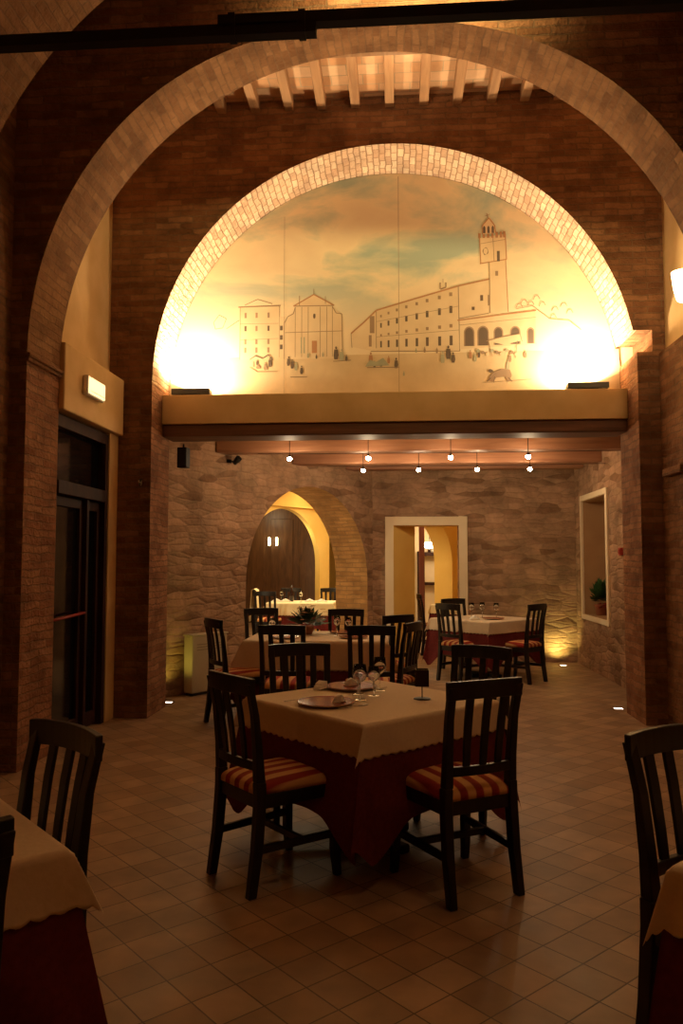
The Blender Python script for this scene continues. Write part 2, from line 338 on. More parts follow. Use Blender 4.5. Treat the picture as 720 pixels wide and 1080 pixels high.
# front bays
slab('wall_left_front', -3.6, -2.95, -2.5, 3.95, 0, 6.3, PLAST)
slab('wall_left_bay', -3.6, -2.83, 4.5, 5.45, 0, 6.3, BRICK)
slab('wall_right_front', 2.95, 3.4, -2.5, 3.95, 0, 6.3, PLAST)
slab('wall_right_bay', 2.7, 3.4, 4.5, 5.45, 0, 6.3, BRICK)
slab('wall_behind', -3.6, 3.4, -2.7, -2.5, 0, 6.3, PLAST)
# ceilings
slab('ceiling_front', -3.6, 3.4, -2.7, 6.0, 6.3, 6.4, TILEC)
slab('ceiling_middle', -3.3, 3.2, 6.0, 7.4, 6.08, 6.2, TILEC)
slab('ceiling', -3.2, 3.6, 8.12, 11.9, 3.02, 3.12, PLAST)

# back room
BD = radians(57); UX, UY = cos(BD), sin(BD)      # direction of the slanting left wall
CX_, CY_ = -.43, 11.8
def W(s, n, z=0):                                # s along the slanting wall from the corner, n towards the room
    return (CX_+UX*s+UY*n, CY_+UY*s-UX*n, z)
# local frame: +x along the wall away from the viewer, +y behind it
arch_wall('wall_back_left', -4.35, .18, 0, .6, 0, 3.05, -1.33, 1.22, 1.31, [STONE, BRICK_LIT], rot=BD, loc=(CX_, CY_, 0), n=40)
# back wall with the doorway (x -.04 .. .95)
b = MB(); Y = 11.9
b.box(-.5, -.05, Y, Y+.40, 0, 3.05); b.box(.95, 3.4, Y, Y+.40, 0, 3.05); b.box(-.05, .95, Y, Y+.40, 2.05, 3.05)
b.build('wall_back', STONE, kind='structure')
b = MB()   # slanting plastered left jamb of the doorway
b.poly([(-.05,Y-.005,0),(.29,Y+.50,0),(.29,Y+.50,2.05),(-.05,Y-.005,2.05)]); b.poly([(-.05,Y-.005,2.05),(.29,Y+.50,2.05),(.29,Y+.50,0),(-.05,Y-.005,0)][::1])
b.poly([(-.05,Y-.005,2.048),(.29,Y+.50,2.048),(.95,Y+.42,2.048),(.95,Y-.005,2.048)])
b.box(-.05,.29,Y+.485,Y+.50,0,2.05)
b.build('trim_6', YELLOW, kind='structure')
b = MB()
b.box(-.175, -.045, Y-.035, Y, 0, 2.18); b.box(.945, 1.07, Y-.035, Y, 0, 2.18); b.box(-.045, .945, Y-.035, Y, 2.045, 2.18)
b.build('door_2', PLASTC, kind='structure', bevel=.006)
# right wall with deep window niche (y 10.12-11.4, z .75-2.36)
b = MB(); X = 2.68
for bx in ((8.0,10.12,0,3.05), (11.4,12.2,0,3.05), (10.12,11.4,0,.75), (10.12,11.4,2.36,3.05)): b.box(X, X+.6, bx[0], bx[1], bx[2], bx[3])
b.build('wall_back_right', STONE, kind='structure')
w1 = empty('window_1', (X, 10.76, 0), kind='structure')
def wpart(name, boxes, m, bev=0):
    b = MB()
    for q in boxes: b.box(*q)
    return b.build(name, m, w1, bev)
wpart('window_frame', [(-.03,.0,-.72,-.64,.68,2.44), (-.03,0,.64,.72,.68,2.44), (-.03,0,-.64,.64,2.36,2.44), (-.03,0,-.64,.64,.68,.75)], PLASTC, .005)
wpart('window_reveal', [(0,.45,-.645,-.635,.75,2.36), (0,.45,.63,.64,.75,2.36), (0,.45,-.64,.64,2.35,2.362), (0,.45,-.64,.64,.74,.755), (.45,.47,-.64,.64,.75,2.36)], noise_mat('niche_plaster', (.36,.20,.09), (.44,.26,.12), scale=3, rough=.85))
# ceiling beams of the back room
for k, (ya, yb, z0, z1, lab) in enumerate(((7.76, 8.12, 2.775, 2.9, 'dark heavy timber beam directly under the ochre plaster band'),
        (9.12, 9.34, 2.80, 3.02, 'lamplit-toned timber ceiling beam just beyond the front row of spotlights'),
        (10.3, 10.52, 2.80, 3.02, 'lamplit-toned timber ceiling beam just beyond the rear row of spotlights'),
        (11.3, 11.5, 2.84, 3.02, 'lamplit-toned timber ceiling beam closest to the far stone wall'))):
    x0 = -2.39 if k == 0 else W(-(11.8-ya)/UY, 0)[0]+.02
    b = MB(); b.box(x0, 2.27 if k == 0 else 2.68, ya, yb, z0, z1)
    tag(b.build('ceiling_beam', BEAM_LIT if k else BEAM, bevel=.012), lab, 'beam')

# rafters above the mural arch
RX = [-1.72, -1.38, -1.04, -.72, -.385, -.05, .285, .61, .94, 1.26, 1.58]
ords = ['first','second','third','fourth','fifth','sixth','seventh','eighth','ninth','tenth','eleventh']
for k, x in enumerate(RX):
    b = MB(); b.box(x-.045, x+.045, 6.16, 7.46 if False else 7.4, 5.96, 6.08)
    tag(b.build('rafter', BEAMR, bevel=.006), 'pale timber rafter, %s from the left, under the terracotta tiles above the top arch' % ords[k], 'rafter', 'rafters above the mural arch')
b = MB(); b.box(-2.68, 2.53, 6.02, 6.16, 5.65, 6.08); tag(b.build('ceiling_beam', BEAMR, bevel=.01), 'brown header beam behind the crown of the big brick arch, carrying rafter ends', 'beam')

# rooms beyond the arch and the doorway
slab('ceiling_far', -9, 5, 12.3, 22, 3.05, 3.15, YELLOW)
slab('wall_far', -9, 5, 21.0, 21.1, 0, 3.1, YELLOW)
slab('wall_far_left', -9.1, -9, 8, 21, 0, 3.1, YELLOW)
slab('wall_far_right', 2.2, 2.3, 12.3, 21, 0, 3.1, YELLOW)
# yellow inner wall with arch, seen through the stone arch
o2 = W(0, -3.6)
arch_wall('wall_inner', -2.5, 3.66, 0, .12, 0, 3.08, 2.2, 1.45, 1.12, [YELLOW, YELLOW], rot=BD, loc=(o2[0], o2[1], 0), n=72)
slab('trim_7', -2.5, 3.66, -.10, .0, 2.60, 2.64, YELLOW, loc=(o2[0], o2[1], 0), rotz=BD)
# yellow wall with arch seen through the doorway
arch_wall('wall_passage', -2.2, .9, 0, .38, 0, 3.08, -.82, 1.45, .82, [YELLOW, YELLOW], rot=BD, loc=(1.03, 14.6, 0), n=72)

def on_px(px, Y, z): return ((px-418)/820*Y, Y, z)

# ------------------------------------------------------------------ mural
def mp_(px, py):      # drawing grid of the painting (1 unit = about 1 cm) to metres
    return ((px-418.5)*.00979, 3.39+(400-py)*.01010 - (px-418)*.00005)
mb = MB(); CXm, CZm, Rm = -.06, 3.26, 2.325; ym = 7.985
N = 64
top = [(CXm-Rm*cos(pi*i/N), CZm+Rm*sin(pi*i/N)) for i in range(N+1)]
for (xa, za), (xb, zb_) in zip(top, top[1:]):
    mb.poly([(xa,ym,3.2),(xb,ym,3.2),(xb,ym,zb_),(xa,ym,za)], mi=0)
mb.poly([(CXm-Rm,ym,3.2),(CXm-Rm,8.0,3.2),(CXm+Rm,8.0,3.2),(CXm+Rm,ym,3.2)], mi=0)
SKY, GND, BLD, ROOF, LINE, DARK, RUST, GREY = range(8)
lay = [0]
def fill(pts, mi, d=None):
    lay[0] += 1; y = ym-.0006-(d if d is not None else lay[0]*.000012)
    mb.poly([(mp_(*p)[0], y, mp_(*p)[1]) for p in pts], mi=mi)
def stroke(pts, w, mi):
    for (x0, y0), (x1, y1) in zip(pts, pts[1:]):
        L = hypot(x1-x0, y1-y0) or 1; nx, ny = -(y1-y0)/L*w/2, (x1-x0)/L*w/2
        fill([(x0+nx,y0+ny),(x1+nx,y1+ny),(x1-nx,y1-ny),(x0-nx,y0-ny)], mi)
def rect(x0, y0, x1, y1, mi): fill([(x0,y0),(x1,y0),(x1,y1),(x0,y1)], mi)
def blob(x, y, rx, ry, mi, n=9): fill([(x+rx*cos(2*pi*k/n)*random.uniform(.75,1.15), y+ry*sin(2*pi*k/n)*random.uniform(.75,1.15)) for k in range(n)], mi)
# ground
hw = lambda z: sqrt(max(0, Rm*Rm-(z-CZm)**2))
fill([(184,418),(652,418),(650,372),(186,376)], GND)
# left town house
rect(251,322,294,378,BLD); stroke([(249,322),(295,321)],1.3,LINE); stroke([(251,322),(251,378)],.7,LINE); stroke([(294,321),(294,376)],.8,LINE)
stroke([(256,320),(270,314),(286,319)],.8,LINE); stroke([(251,340),(293,340)],.4,LINE); stroke([(251,357),(293,356)],.4,LINE)
for cx in (257,269,282):
    for cy, dk in ((331,0),(345,1),(359,0),(368,0)): rect(cx-1.2,cy-2.8,cx+1.2,cy+2.8, DARK if dk and cx != 269 else LINE)
rect(294,333,300,376,BLD); 
for cy in (345,355,365): rect(294.5,cy-2.5,297.5,cy+2.5,DARK)
stroke([(222,338),(228,330),(236,334),(232,344),(224,345),(222,338)],.7,LINE); stroke([(236,345),(250,336)],.7,LINE)
# church
fill([(311,321),(331,310),(351,321),(351,378),(311,378)], BLD); fill([(299,340),(311,325),(311,378),(299,378)], BLD); fill([(351,325),(362,332),(362,376),(351,378)], BLD)
stroke([(309,322),(331,310),(353,322)],1.3,RUST); stroke([(310,322),(352,322)],1.0,LINE)
for x in (311,318,325,338,345,351): stroke([(x,323),(x,376)],.6,LINE)
stroke([(299,340),(303,333),(309,330),(311,323)],.9,LINE); stroke([(351,323),(355,330),(361,331),(362,376)],.9,LINE); stroke([(299,340),(299,378)],.7,LINE)
stroke([(300,350),(362,349)],.7,LINE)
blob(331.5,333,1.6,3,DARK); rect(329,359,334.5,372,RUST); stroke([(315.5,322),(315.5,311)],.8,LINE); stroke([(343.5,320),(343.5,312)],.7,LINE); stroke([(331,310),(331,304)],.7,LINE)
for x in (317,320): rect(x,355,x+1.4,372,GREY)
# palazzo with long side
fill([(371,352),(396,331),(398,328),(485,303),(517,297),(517,336),(486,341),(486,372),(392,370),(371,366)], BLD)
stroke([(371,352),(384,341),(398,328),(430,319),(485,304),(519,297)],1.6,RUST); stroke([(485,304),(486,372)],.9,LINE)
stroke([(398,329),(398,368)],.7,LINE); stroke([(392,371),(486,372)],.8,LINE); stroke([(371,352),(372,367)],.6,LINE)
rect(391,334,396,352,LINE); rect(390,354,393,366,LINE)
for k, x in enumerate((403,411,420,430,441,452,465,477)):
    f = k/7; ytop = 327-f*23+5; yb = 368
    for j, g in enumerate((.06,.33,.62,.88)):
        yy = ytop+(yb-ytop)*g; w = .9+f*.7; h = (1.6,3.1,1.5,4.2)[j]*(.8+f*.4)
        rect(x-w,yy-h,x+w,yy+h, DARK if j in (1,3) else LINE)
stroke([(398,340),(486,325)],.4,LINE); stroke([(398,356),(486,350)],.4,LINE)
stroke([(466,300),(466,307),(472,305),(472,300)],1.4,LINE); stroke([(469,300),(469,296)],.6,LINE)
rect(508,314,511,320,DARK); rect(516,314,518.5,325,LINE); rect(499,326,502,329.5,DARK)
stroke([(486,338),(517,333)],.7,LINE)
# arcade
fill([(486,340),(565,331),(566,366),(486,370)], BLD); stroke([(484,340),(520,336),(566,331)],1.3,RUST); stroke([(486,345),(566,338)],.5,LINE)
for x, w in ((496,5.6),(510.5,6),(526.5,5),(544,5.4),(560,4)):
    yb = 367-(x-496)*.03; yt = 353
    fill([(x-w,yb)]+[(x-w*cos(pi*i/10), yt-w*1.15*sin(pi*i/10)) for i in range(11)]+[(x+w,yb)], LINE)
    fill([(x-w+1.3,yb)]+[(x-(w-1.3)*cos(pi*i/10), yt-(w-1.3)*1.15*sin(pi*i/10)) for i in range(11)]+[(x+w-1.3,yb)], DARK)
# tower
fill([(518,278),(535,276),(537,332),(518,334)], BLD); fill([(508,254),(535,250),(536,278),(509,281)], BLD)
stroke([(518,280),(518,333)],.8,LINE); stroke([(535,277),(537,332)],.9,RUST); stroke([(508,254),(509,281)],1,RUST); stroke([(535,250),(536,277)],1.1,RUST); stroke([(508,281),(536,277)],1.1,RUST); stroke([(522,252),(523,279)],.7,LINE)
for x in (508,512.5,517,521.5,526,530.5,534): rect(x-1.3,249-(x-508)*.06,x+1.3,254,RUST)
blob(514,268,3.2,4.5,LINE,12); blob(514,268,2.4,3.6,BLD,12)
rect(526,268,529,279,DARK); rect(524,289,527,294,LINE); stroke([(509,260),(535,256)],.5,LINE)
fill([(511,250),(511,240),(519,232),(524,240),(525,249)], BLD); stroke([(511,250),(511,241),(518,233),(524,241),(525,249)],1.1,RUST)
for x in (513,517.5,522): fill([(x-1.3,249),(x-1.3,243),(x,241),(x+1.3,243),(x+1.3,249)], DARK)
stroke([(517,233),(516,228)],.7,LINE); stroke([(514,231),(519,229)],.6,LINE)
# trees and far houses at the right
for x, y in ((548,326),(553,322),(560,324),(566,318),(572,325),(585,330),(594,326),(600,333),(583,338)): 
    stroke([(x-3,y+2),(x-1,y-2),(x+2,y-2.5),(x+4,y+1)],.7,LINE)
stroke([(545,329),(562,326),(580,340),(600,342),(612,352)],.7,LINE)
# people, carriage, horse, stalls
def person(x, y, h, mi=DARK):
    blob(x, y-h*.88, h*.09, h*.12, mi, 6); fill([(x-h*.14,y-h*.75),(x+h*.14,y-h*.75),(x+h*.2,y-h*.3),(x+h*.12,y),(x-h*.14,y),(x-h*.19,y-h*.3)], mi)
for x, y, h, mi in ((304,385,10,DARK),(308,388,10,DARK),(312,390,9,GREY),(318,394,9,DARK),(355,379,14,DARK),(361,380,12,GREY),(366,381,7,DARK),(392,384,12,RUST),(396,388,7,DARK),(403,387,8,DARK),(411,384,8,RUST),(419,389,11,DARK),(427,397,5,GREY),
                    (468,384,12,GREY),(474,380,14,DARK),(479,384,11,DARK),(462,374,6,LINE),(449,373,6,LINE),(440,373,5,GREY),(497,380,9,RUST),(502,383,8,GREY),(506,379,7,DARK),(536,392,10,GREY),(538,384,9,LINE),(270,384,6,DARK),(284,386,10,DARK),(279,388,7,LINE),(334,378,5,DARK),(341,376,5,GREY),(325,377,6,GREY),(554,380,8,LINE)):
    person(x, y, h, mi)
stroke([(262,378),(268,374),(276,377),(282,373),(287,379)],1.0,DARK); stroke([(262,386),(270,391),(292,391)],.7,LINE); stroke([(266,380),(266,386)],.7,DARK); blob(271,386,2.4,2.4,LINE); blob(279,387,2.4,2.4,LINE)
stroke([(306,397),(324,397)],.9,LINE); stroke([(352,381),(371,380)],.7,LINE)
fill([(514,362),(530,358),(549,355),(551,362),(532,366)], BLD); stroke([(514,362),(530,358),(549,355)],.9,LINE); stroke([(549,355),(551,363)],.7,LINE); stroke([(516,362),(520,378)],.6,LINE); stroke([(546,362),(544,380)],.6,LINE)
for k in range(9): blob(505+k*5, 372+(k%3)*2, 2.2, 2, (GREY, LINE, BLD)[k%3])
fill([(517,398),(521,394),(530,391),(538,392),(540,398),(536,405),(533,399),(524,400),(520,404),(515,403)], LINE); stroke([(518,400),(514,404)],1,DARK); stroke([(536,400),(540,404)],.9,DARK); stroke([(522,399),(521,405)],.8,DARK); blob(518,393,2.5,2,DARK)
stroke([(510,405),(560,402)],.5,LINE)
fill([(386,387),(391,380),(398,382),(405,378),(412,386)], GREY); stroke([(388,388),(422,388)],.8,LINE)
# long joints between the painted panels
stroke([(422,186),(422,417)],.5,LINE); stroke([(299,226),(299,417)],.35,MGREY and LINE)
tag(mb.build('mural', [MSKY,MGND,MBLD,MBLD2,MLINE,MDARK,MRED,MGREY], weld=False), 'faded half-round wall painting of an old town square with tower, church and palace', 'painting')

# ------------------------------------------------------------------ lamps and fittings
def area(name, loc, size, power, color, rot=(0,0,0), parent=None, sy=None, spread=None):
    l = bpy.data.lights.new(name, 'AREA'); l.energy = power; l.color = color
    if sy: l.shape = 'RECTANGLE'; l.size = size; l.size_y = sy
    else: l.shape = 'DISK'; l.size = size
    if spread: l.spread = spread
    o = bpy.data.objects.new(name, l); COL.objects.link(o); o.location = loc; o.rotation_euler = rot
    if parent: o.parent = parent
    return o
def point(name, loc, power, color, r=.05, parent=None):
    l = bpy.data.lights.new(name, 'POINT'); l.energy = power; l.color = color; l.shadow_soft_size = r
    o = bpy.data.objects.new(name, l); COL.objects.link(o); o.location = loc
    if parent: o.parent = parent
    return o
def spot(name, loc, rot, power, color, size=radians(90), blend=.6, r=.03, parent=None):
    l = bpy.data.lights.new(name, 'SPOT'); l.energy = power; l.color = color; l.spot_size = size; l.spot_blend = blend; l.shadow_soft_size = r
    o = bpy.data.objects.new(name, l); COL.objects.link(o); o.location = loc; o.rotation_euler = rot
    if parent: o.parent = parent
    return o
WARM = (1, .71, .39); AMB = (1, .59, .27); HAL = (1, .70, .40)

FLOOD_W = 92
for x, lab in ((-2.10, 'grey floodlight box shining upward at left foot of the mural'), (1.90, 'grey floodlight box shining upward at right foot of the mural')):
    e = empty('floodlight', (x, 7.80, 3.2), 0, lab, 'floodlight', 'floodlights on the ledge')
    b = MB(); b.box(-.2,.2,-.055,.055,.012,.02); b.box(-.2,.2,-.055,-.047,.02,.07); b.box(-.2,.2,.047,.055,.02,.05); b.box(-.2,-.19,-.047,.047,.02,.06); b.box(.19,.2,-.047,.047,.02,.06)
    b.build('housing', mat('lamp_grey_metal', (.10,.10,.09), .5, .5), e)
    b = MB(); b.box(-.1,.1,-.03,.03,0,.012); b.build('bracket', IRON, e)
    b = MB(); b.box(-.185,.185,-.044,.044,.028,.036); b.build('lamp_glass', FLOODG, e)
    area('flood', (0, 0, .075), .36, FLOOD_W, WARM, (radians(180-2), radians(20 if x < 0 else -20), 0), e, sy=.08)

SPOTS = [(-1.23,8.87,'leftmost'), (-.32,8.87,'second'), (.62,8.87,'third'), (1.49,8.87,'rightmost'),
         (-.43,10.07,'leftmost'), (.29,10.07,'second'), (1.04,10.07,'third'), (1.71,10.07,'rightmost')]
first = None
for k, (x, y, w) in enumerate(SPOTS):
    row = 'front' if k < 4 else 'rear'
    lab = {'leftmost': 'leftmost tiny halogen spotlight of the %s ceiling row' % row, 'rightmost': 'rightmost tiny halogen spotlight of the %s ceiling row' % row}.get(w, '%s tiny halogen spotlight from the left in the %s ceiling row' % (w, row))
    if first is None:
        first = empty('spotlight', (x, y, 2.68), 0, lab, 'spotlight', 'halogen spotlights under the beams')
        b = MB(); b.tube([(0,0,.34),(0,0,.045)], .004, 6); b.lathe([(.008,.05),(.02,.03),(.024,.018)], n=12); b.build('lamp_holder', IRON, first)
        b = MB(); b.lathe([(.02,.018),(.028,.006),(.024,-.012),(.010,-.022),(.0001,-.023)], n=12); b.build('bulb', BULB, first)
    else:
        copy_tree(first, (x, y, 2.68), 0, lab)
    point('halogen', (x, y, 2.62), 7.5, HAL, .03)
for k, y in enumerate((8.87, 10.07)):
    b = MB(); x0 = -1.6 if k == 0 else -.9
    b.tube([(x0+(2.66-x0)*i/12, y, 2.745-.01*sin(pi*i/12)) for i in range(13)], .003, 6)
    tag(b.build('cable', IRON), 'thin low-voltage cable carrying the %s row of spotlights' % ('front','rear')[k], 'cable')

# recessed floor lights
for k, (x, y, rz, lab) in enumerate(((2.38,11.48,0,'small white floor light at the foot of the far stone wall'), (2.24,8.19,0,'small white floor light at the foot of right brick pier'), (-2.42,8.2,0,'small white floor light at the foot of left brick pier'))):
    e = empty('floor_light', (x, y, 0), rz, lab, 'floor light', 'recessed floor lights')
    b = MB(); b.box(-.065,.065,-.055,-.03,0,.008); b.box(-.065,.065,.03,.055,0,.008); b.box(-.065,-.04,-.03,.03,0,.008); b.box(.04,.065,-.03,.03,0,.008); b.build('rim', STEEL, e)
    b = MB(); b.box(-.04,.04,-.03,.03,.0005,.009); b.build('lens', LENS, e)
spot('uplight', (2.38,11.70,.05), (radians(152),0,0), 18, (.95,.82,.24), radians(125), .9)
spot('uplight', (2.17,8.22,.04), (radians(180),0,0), 1.5, (1,.45,.2), radians(110), .9)
spot('uplight', (-2.44,8.30,.04), (radians(165),0,radians(10)), 8, (.85,.72,.12), radians(110), .9)

# emergency light on the plaster above the door
e = empty('emergency_light', (-2.655, 6.54, 3.0), 0, 'small white emergency lamp box on the plaster above the left door', 'emergency light')
b = MB(); b.box(0,.05,-.19,.19,-.085,.085); b.build('housing', WHITEP, e, .012)
b = MB(); b.box(.05,.062,-.175,.175,-.07,.07); b.build('diffuser', EMERG, e, .006)
b = MB(); b.box(.062,.0635,-.16,.16,-.05,-.044); b.build('rib', WHITEP, e)

# wall sconce on the right
e = empty('wall_lamp', (2.53, 6.62, 3.80), 0, 'glowing wall lamp on the right plaster wall at the photo edge', 'lamp')
b = MB(); b.box(-.03,0,-.06,.06,-.1,.1); b.build('back_plate', IRON, e, .005)
b = MB(); b.lathe([(.02,-.12),(.05,-.1),(.075,.0),(.09,.14)], c=(-.11,0,0), n=20); b.build('shade', SCONCE, e)
b = MB(); b.tube([(-.03,0,-.06),(-.08,0,-.12),(-.11,0,-.12)], .01); b.build('arm', IRON, e)
point('sconce', (2.36,6.62,3.92), 7, WARM, .06)

# tie rod across the nearest arch: two lapped iron bars
b = MB()
b.sweep([(-3.0,2.1,3.004),(-.22,2.1,3.004)], [(.033,.034)]*2, axis='x'); b.sweep([(-.50,2.1,3.032),(3.0,2.1,3.032)], [(.033,.034)]*2, axis='x')
for x in (-.46,-.26): b.box(x-.010,x+.010,2.080,2.120,2.984,3.052)
tag(b.build('tie_rod', IRON), 'black iron tie rod stretching across the top of the photo', 'tie rod')

# red call point, wall hook, small dark wall spots
e = MB(); e.box(2.64,2.68,9.42,9.52,1.57,1.66); e.box(2.632,2.64,9.44,9.50,1.59,1.64); tag(e.build('fire_call_point', RED, bevel=.004), 'small dark red call point on the stone beside the window niche', 'call point')
b = MB(); b.box(-2.50,-2.47,7.385,7.40,2.24,2.30); b.tube([(-2.49,7.385,2.27),(-2.49,7.35,2.26),(-2.485,7.34,2.285)], .006); b.tube([(-2.475,7.385,2.25),(-2.475,7.36,2.235)], .005)
tag(b.build('wall_hook', STEEL), 'tiny shiny metal hook on the left brick pier', 'hook')
p = W(-2.95, .0)
e = empty('wall_spotlight', W(-2.95, 0, 2.72), BD, 'small dark unlit wall lamp high on the left stone wall', 'lamp')
b = MB(); b.lathe([(.035,-.02),(.035,.02)], n=12); o = b.build('base', IRON, e); 
b = MB(); b.tube([(0,-.02,0),(0,-.1,-.01)], .008); b.tube([(0,-.09,-.03),(0,-.17,.03)], [.03,.04], 10); b.build('lamp_head', IRON, e)
e = empty('loudspeaker', (-2.30, 8.24, 2.62), radians(-10), 'small dark box loudspeaker hung at the top left of back room', 'loudspeaker')
b = MB(); b.box(-.055,.055,-.05,.05,-.11,.11); b.build('cabinet', IRON, e, .008)
b = MB(); b.box(-.045,.045,-.056,-.05,-.095,.095); b.build('grille', mat('grey_grille', (.05,.05,.05), .7), e)
b = MB(); b.tube([(0,.0,.11),(0,.0,.15)], .01); b.build('bracket', IRON, e)

# ------------------------------------------------------------------ left door
d = empty('door_1', (-2.78, 6.75, 0), 0, kind='structure')
def dpart(name, boxes, m, bev=.004):
    b = MB()
    for q in boxes: b.box(*q)
    return b.build(name, m, d, bev)
fr = dpart('door_frame', [(-.08,.05,-.75,-.69,0,2.70), (-.08,.05,.36,.43,0,2.70), (-.08,.05,-.69,.36,2.60,2.70), (-.08,.07,-.69,.36,2.05,2.16), (-.08,.04,-.03,.02,0,2.05)], DARKW)
leaves = []
for ya, yb in ((-.685, -.035), (-.03, .355)):
    lf = dpart('door_leaf', [(-.05,0,ya,ya+.065,.02,2.04), (-.05,0,yb-.055,yb,.02,2.04), (-.05,0,ya+.065,yb-.055,.02,.14), (-.05,0,ya+.065,yb-.055,1.96,2.04)], DARKW)
    g = dpart('door_glass', [(-.035,-.025,ya+.065,yb-.055,.14,1.96)], BLACKG, 0); g.parent = lf; leaves.append(lf)
dpart('transom_glass', [(-.03,-.02,-.69,.36,2.16,2.60)], BLACKG, 0)
b = MB(); b.tube([(.0,-.66,1.03),(.05,-.66,1.03),(.05,-.07,1.05),(.0,-.07,1.05)], .012); b.build('push_bar', RED, leaves[0])

# radiator cabinet against the slanting wall
rp = W(-3.42, .13)
e = empty('radiator', (rp[0], rp[1], 0), BD, 'low cream radiator cabinet standing against the left stone wall', 'radiator')
b = MB(); b.box(-.27,.27,-.07,.07,.03,.66); b.build('cover', RADM, e, .012)
b = MB(); b.box(-.28,.28,-.08,.08,.66,.68); b.build('top', RADM, e, .006)
b = MB()
for k in range(3): b.box(-.2,.2,-.072,-.069,.50+k*.03,.51+k*.03)
b.build('grille', mat('grille_shadow', (.30,.24,.15), .6), e)
b = MB(); b.box(-.25,.25,-.05,.05,0,.03); b.build('plinth', IRON, e)

# ------------------------------------------------------------------ chairs
def make_chair(loc, rz, label):
    e = empty('dining_chair', loc, rz, label, 'chair', None)
    # legs: rear legs rise into back posts
    for s in (-1, 1):
        b = MB(); b.sweep([(s*.180,-.245,0),(s*.178,-.215,.20),(s*.176,-.198,.42),(s*.174,-.20,.50)], [(.038,.042),(.042,.048),(.044,.050),(.044,.050)]); b.build('leg', CHAIRW, e, .005)
        b = MB(); b.sweep([(s*.205,.222,0),(s*.203,.212,.10),(s*.198,.203,.42)], [(.034,.034),(.039,.039),(.048,.048)]); b.build('leg', CHAIRW, e, .005)
    b = MB()
    for s in (-1, 1):
        b.sweep([(s*.172,-.20,.50),(s*.172,-.208,.62),(s*.175,-.228,.80),(s*.180,-.262,.945)], [(.042,.046),(.040,.038),(.038,.030),(.040,.026)])
    yc = lambda x, base: base-.028*(1-(x/.2)**2)
    P = [-.200+.400*i/10 for i in range(11)]
    b.sweep([(x, yc(x,-.252), .930+.006*(1-(x/.2)**2)) for x in P], [(.026,.080)]*11, axis='x', smooth=False)
    b.sweep([(-.18+.36*i/8, yc(-.18+.36*i/8,-.202), .572) for i in range(9)], [(.024,.042)]*9, axis='x')
    b.build('backrest', CHAIRW, e, .004)
    for x in (-.092, 0, .092):
        b = MB(); b.sweep([(x*.92, yc(x,-.200), .575),(x*.95, yc(x,-.212), .68),(x*.98, yc(x,-.230), .80),(x, yc(x,-.250), .90)], [(.034,.014),(.038,.014),(.040,.014),(.040,.014)]); b.build('slat', CHAIRW, e, .003)
    b = MB()
    b.sweep([(-.19,.205,.41),(.19,.205,.41)], [(.024,.062)]*2, axis='x'); b.sweep([(-.165,-.2,.41),(.165,-.2,.41)], [(.024,.062)]*2, axis='x')
    for s in (-1, 1): b.sweep([(s*.176,-.19,.41),(s*.200,.2,.41)], [(.024,.062)]*2, axis='y')
    b.build('seat_frame', CHAIRW, e, .004)
    for s in (-1, 1):
        b = MB(); b.sweep([(s*.178,-.21,.20),(s*.203,.21,.20)], [(.022,.034)]*2, axis='y'); b.build('stretcher', CHAIRW, e, .003)
    b = MB(); b.sweep([(-.19,.03,.20),(.19,.03,.20)], [(.022,.032)]*2, axis='x'); b.build('stretcher', CHAIRW, e, .003)
    # cushion: rounded pad
    b = MB(); nx, ny = 14, 14
    def hx(v): return .180+.038*((v+1)/2)
    def pt(u, v, topside):
        x = u*hx(v); y = .008+v*.222
        k = (1-abs(u)**4)*(1-abs(v)**4)
        return (x, y, .462+.044*max(0,k)**.45 if topside else .442)
    G = lambda i, n: -1+2*i/n
    def ease(a): return sin(a*pi/2)
    for i in range(nx):
        for j in range(ny):
            u0, u1, v0, v1 = ease(G(i,nx)), ease(G(i+1,nx)), ease(G(j,ny)), ease(G(j+1,ny))
            b.poly([pt(u0,v0,1),pt(u1,v0,1),pt(u1,v1,1),pt(u0,v1,1)], smooth=True)
            b.poly([pt(u0,v1,0),pt(u1,v1,0),pt(u1,v0,0),pt(u0,v0,0)])
    for i in range(nx):
        u0, u1 = ease(G(i,nx)), ease(G(i+1,nx))
        for v in (-1, 1):
            q = [pt(u0,v,0),pt(u1,v,0),pt(u1,v,1),pt(u0,v,1)]; b.poly(q if v < 0 else q[::-1], smooth=True)
            q = [pt(v,u0,0),pt(v,u1,0),pt(v,u1,1),pt(v,u0,1)]; b.poly(q if v > 0 else q[::-1], smooth=True)
    b.build('seat', SEAT, e)
    return e
def ori(fx, fy): return atan2(-fx, fy)
